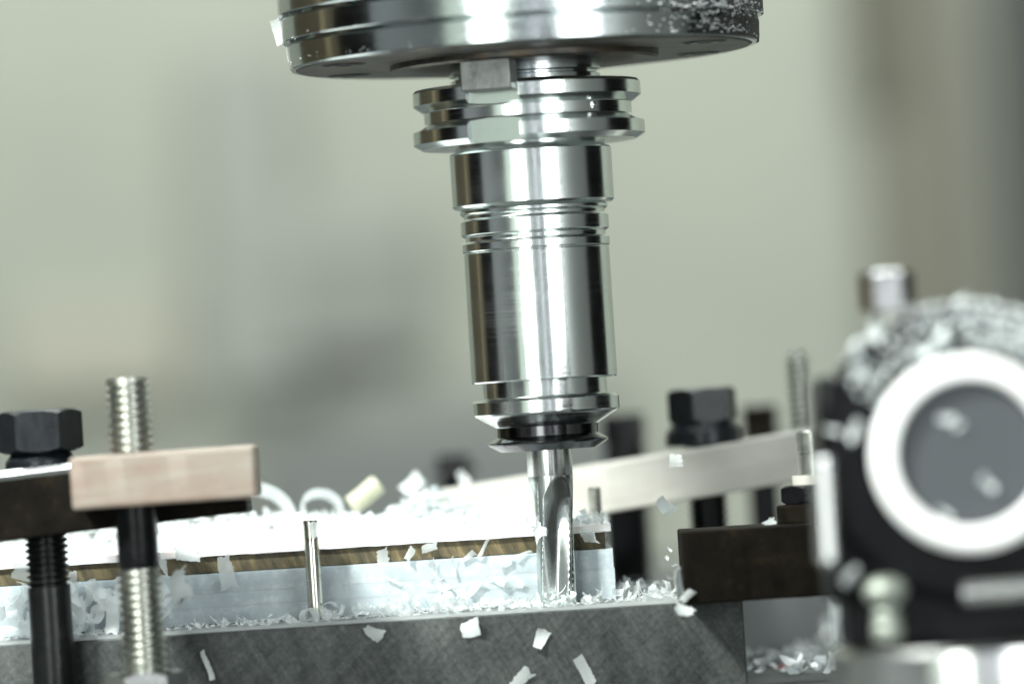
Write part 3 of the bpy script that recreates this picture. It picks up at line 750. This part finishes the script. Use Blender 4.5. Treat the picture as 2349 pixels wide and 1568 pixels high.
special(13, 3.6, 5.0, .3, .25, 'chip', 752, 1402, -4, (-15, 100, -30), 'second rolled milky chip right behind the foot of the thin pin', 8, nl=26)
special(4.2, 3.0, .8, .3, .3, 'chip', 722, 1216, -8, (85, 80, 10), 'small clear chip stuck to the upper end of the thin pin', 9)
special(23, 4.0, 3.9, .15, .2, 'chip', 737, 1152, 78, (34, 188, 12), 'big white curl standing like an arch behind the thin pin', 10, .5, 28, clean=True)
special(15, 10, 5.5, .05, .2, 'chip_cream', 838, 1135, 84, Matrix.Rotation(R(-36), 3, 'Y') @ Matrix.Rotation(R(-80), 3, 'Z'), 'cream rolled chip lying slanted on the heap left of the cutter', 11, .5, 20, clean=True)
special(24, 6, 2.3, .2, .4, 'chip', 612, 1142, 74, (30, 205, 10), 'large white curl at the right end of the pinkish clamp block', 12, .5, 24, clean=True)
special(9, 4.5, 2.6, .4, .3, 'chip_white', 945, 1112, 105, (70, -40, 10), 'blurred white chip standing tallest on the heap left of the cutter', 13, .3)
special(5, 2.6, 1.6, .4, .3, 'chip_white', 1062, 1095, 120, (80, 60, 10), 'small blurred white chip on the far heap just left of the cutter', 14, .3)
special(5.6, 3.6, 1.6, .6, .3, 'chip_white', 1524, 1158, 15, (80, 50, 12), 'white chip flying below the pale rear clamp bar', 15)
special(3.6, 3.4, .4, .1, .4, 'chip', 1550, 1056, -20, (88, 5, 0), 'faint flat chip drifting in front of the pale rear clamp bar', 16)
special(3.6, 3.0, .6, .3, .6, 'chip_white', 1768, 1202, -25, (85, 60, 0), 'pointed white chip standing on the dark clamp bar beside the nut', 17)
special(4.0, 1.6, .6, .3, .3, 'chip_white', 1790, 1206, -25, (40, -15, 20), 'slim white chip lying against the nut on the dark clamp bar', 18)
special(4.2, 3.0, .3, .2, .5, 'chip', 1352, 1230, 5, (88, 5, 0), 'grey square chip on the brown sheet right of the cutter', 19)
special(4.4, 3.2, .3, .2, .5, 'chip', 878, 1275, 7.2, (88, 88, 0), 'squarish clear chip across the brown edge between pin and cutter', 20)
special(9.5, 3.0, .5, .2, .3, 'chip_white', 1557, 1340, -40, (90, 84, 50), 'tall white chip standing against the left end of the dark clamp', 21)
special(4.6, 3.2, .6, .3, .5, 'chip_white', 1568, 1398, -44, (60, 20, 10), 'white chip hanging over the corner below the dark clamp bar', 22)
special(4.4, 2.0, 1.0, .3, .4, 'chip', 1578, 1364, -43.5, (80, -40, 10), 'clear pointed chip on the lower left corner of the dark clamp face', 23)
special(7.5, 5, 1.2, .2, .12, 'chip', 647, 72, 4, (90, 75, 0), 'white plastic flake stuck to the left rim of the spindle nose', 24, clean=True)
special(5, 3.4, .8, .2, .3, 'chip', 668, 124, -4, (88, 80, 50), 'clear film clinging to the lower left rim of the spindle nose', 25)
special(9, 5, 1.6, .5, .8, 'chip_white', 412, 1345, -40, (80, 75, 10), 'shaggy white chip hanging beside the threaded stud, left', 26, .3)
special(4, 3.6, .7, .5, .8, 'chip_white', 1236, 1218, -8, (80, 60, 0), 'white chip caught on the left flank of the cutter', 27)
special(9, 4.2, .6, .3, .5, 'chip', 520, 1315, 2, (86, 80, 4), 'large clear chip draped over the blue plastic right of the stud', 28)
special(7, 4, .8, .3, .5, 'chip_white', 430, 1270, 4, (60, 10, 4), 'ragged white chip under the white sheet, right of the stud', 29)
for px, py in ((1535, 1258), (1530, 1278), (1548, 1295)):
    q = at(px, py, -20)
    put_chip(rnd.choice(meshes_w[4:6]), tuple(q), (rnd.random() * 3, rnd.random() * 3, 0), .45, 'white curl in the air left of the dark clamp', 'tiny curls by the clamp end')
o = special(6, 2.2, .8, .6, .4, 'red', 1790, 1528, 60, (20, 5, 10), 'red scrap among the white chips on the machine table', 30)
# chips on the round fixture
for _ in range(16):
    ang = R(rnd.uniform(38, 128)); r_ = rnd.choice([rnd.uniform(26, 34), 36.2, 36.5])
    y = FY - 1.0 if r_ < 35 else FY + rnd.uniform(0, 40)
    rot = (R(90) + rnd.gauss(0, .5), rnd.random() * 6, rnd.gauss(0, .5)) if r_ < 35 else (rnd.gauss(0, .6), rnd.gauss(0, .6) + (R(90) - ang), rnd.random() * 6)
    put_chip(rnd.choice(meshes_w), (fc.x + r_ * math.cos(ang), y, fc.z + r_ * math.sin(ang)), rot, rnd.uniform(.8, 1.5), 'blurred white chip strewn atop the round black fixture', 'chips on the round fixture')
for px, py in ((2170, 960), (2265, 1108), (2165, 1175), (2200, 975)):
    q = at(px, py, FY - 2)
    put_chip(rnd.choice(meshes_w), (q.x, FY - 2, q.z), (R(85), rnd.random() * 6, 0), 1.0, 'blurred pale chip stuck inside the thick white ring', 'chips inside the white ring')
for px, py, s in ((1905, 985, 1.0), (1960, 990, 1.1), (1950, 1320, 1.0), (1965, 850, .9), (1990, 870, 1.0), (1965, 800, 1.1), (2010, 760, 1.1), (1900, 1440, 1.2), (1850, 1490, 1.0)):
    q = at(px, py, FY - 2)
    put_chip(rnd.choice(meshes_w), tuple(q), (R(75), rnd.random() * 6, .2), s, 'blurred white chip on the round fixture, left shoulder', 'chips on the fixture shoulder')
# loose heaps nobody could count
def pile(name, n, fn, ms, scr, m, tilt=.8):
    bm = bmesh.new()
    for i in range(n):
        x, y, z = fn()
        s = rnd.choice(specs); sc = rnd.uniform(*scr)
        b2 = chip_mesh(s[0] * sc, s[1] * sc, s[2], s[3], s[4] * sc, .12, rnd.randint(0, 99999), 5, 2)
        b2.transform(Matrix.Translation((x, y, z)) @ Matrix.Rotation(rnd.random() * 6.28, 4, 'Z') @ Matrix.Rotation(rnd.gauss(0, tilt), 4, 'X') @ Matrix.Rotation(rnd.gauss(0, tilt), 4, 'Y'))
        tm = bpy.data.meshes.new('t'); b2.to_mesh(tm); b2.free(); bm.from_mesh(tm); bpy.data.meshes.remove(tm)
    o = obj(name, bm, m, kind='stuff'); return o
def top_fn():
    y = rnd.uniform(10, 114); x = rnd.uniform(-185, X(1385, 40))
    hump = 9 * math.exp(-((x + 105) / 48) ** 2) + 3.0 * math.exp(-((x + 30) / 25) ** 2) + .8
    if rnd.random() < .16:
        x = rnd.gauss(at(985, 1150, 74).x, 10); y = rnd.uniform(64, 82)
        return x, y, 46 + rnd.random() * 11 * math.exp(-((x - at(985, 1150, 74).x) / 13) ** 2)
    return x, y, 46 + rnd.random() ** 1.6 * hump * min(1, (y - 5) / 25 + .15)
o = pile('chip_heap', 1500, top_fn, None, (.6, 1.3), M['chip_white'], .4); tag(o, 'heap of white plastic chips covering the top of the white sheet', 'chip heap')
def table_fn():
    return rnd.uniform(bx1 + 2, bx1 + 60), rnd.uniform(20, 420), .5 + abs(rnd.gauss(0, 1.6))
o = pile('chip_litter', 620, table_fn, None, (.7, 1.5), M['chip_white'], .6); tag(o, 'litter of white chips on the machine table right of the steel block', 'chip litter')
def ledge_fn():
    return rnd.uniform(xl, x1s - 1), rnd.uniform(-23, 3), 25.0 + abs(rnd.gauss(0, .35))
o = pile('chip_crumbs', 420, ledge_fn, None, (.2, .5), M['chip'], .5); tag(o, 'fine crumbs of milky plastic along the ledge of the steel block', 'chip crumbs')

def head_fn():
    ang = R(rnd.choice([rnd.uniform(40, 108), rnd.gauss(85, 9), rnd.gauss(62, 8), rnd.uniform(108, 150)])); r_ = rnd.uniform(25.5, 37.4)
    y = FY - .9 if r_ < 34 else FY + rnd.uniform(-1, 40)
    r_ = r_ if r_ < 34 else 36.3
    return fc.x + r_ * math.cos(ang), y, fc.z + r_ * math.sin(ang)
o = pile('chip_dusting', 560, head_fn, None, (.18, .5), M['chip_white'], .9); tag(o, 'dusting of fine white chips over the top of the round black fixture', 'chip dust')
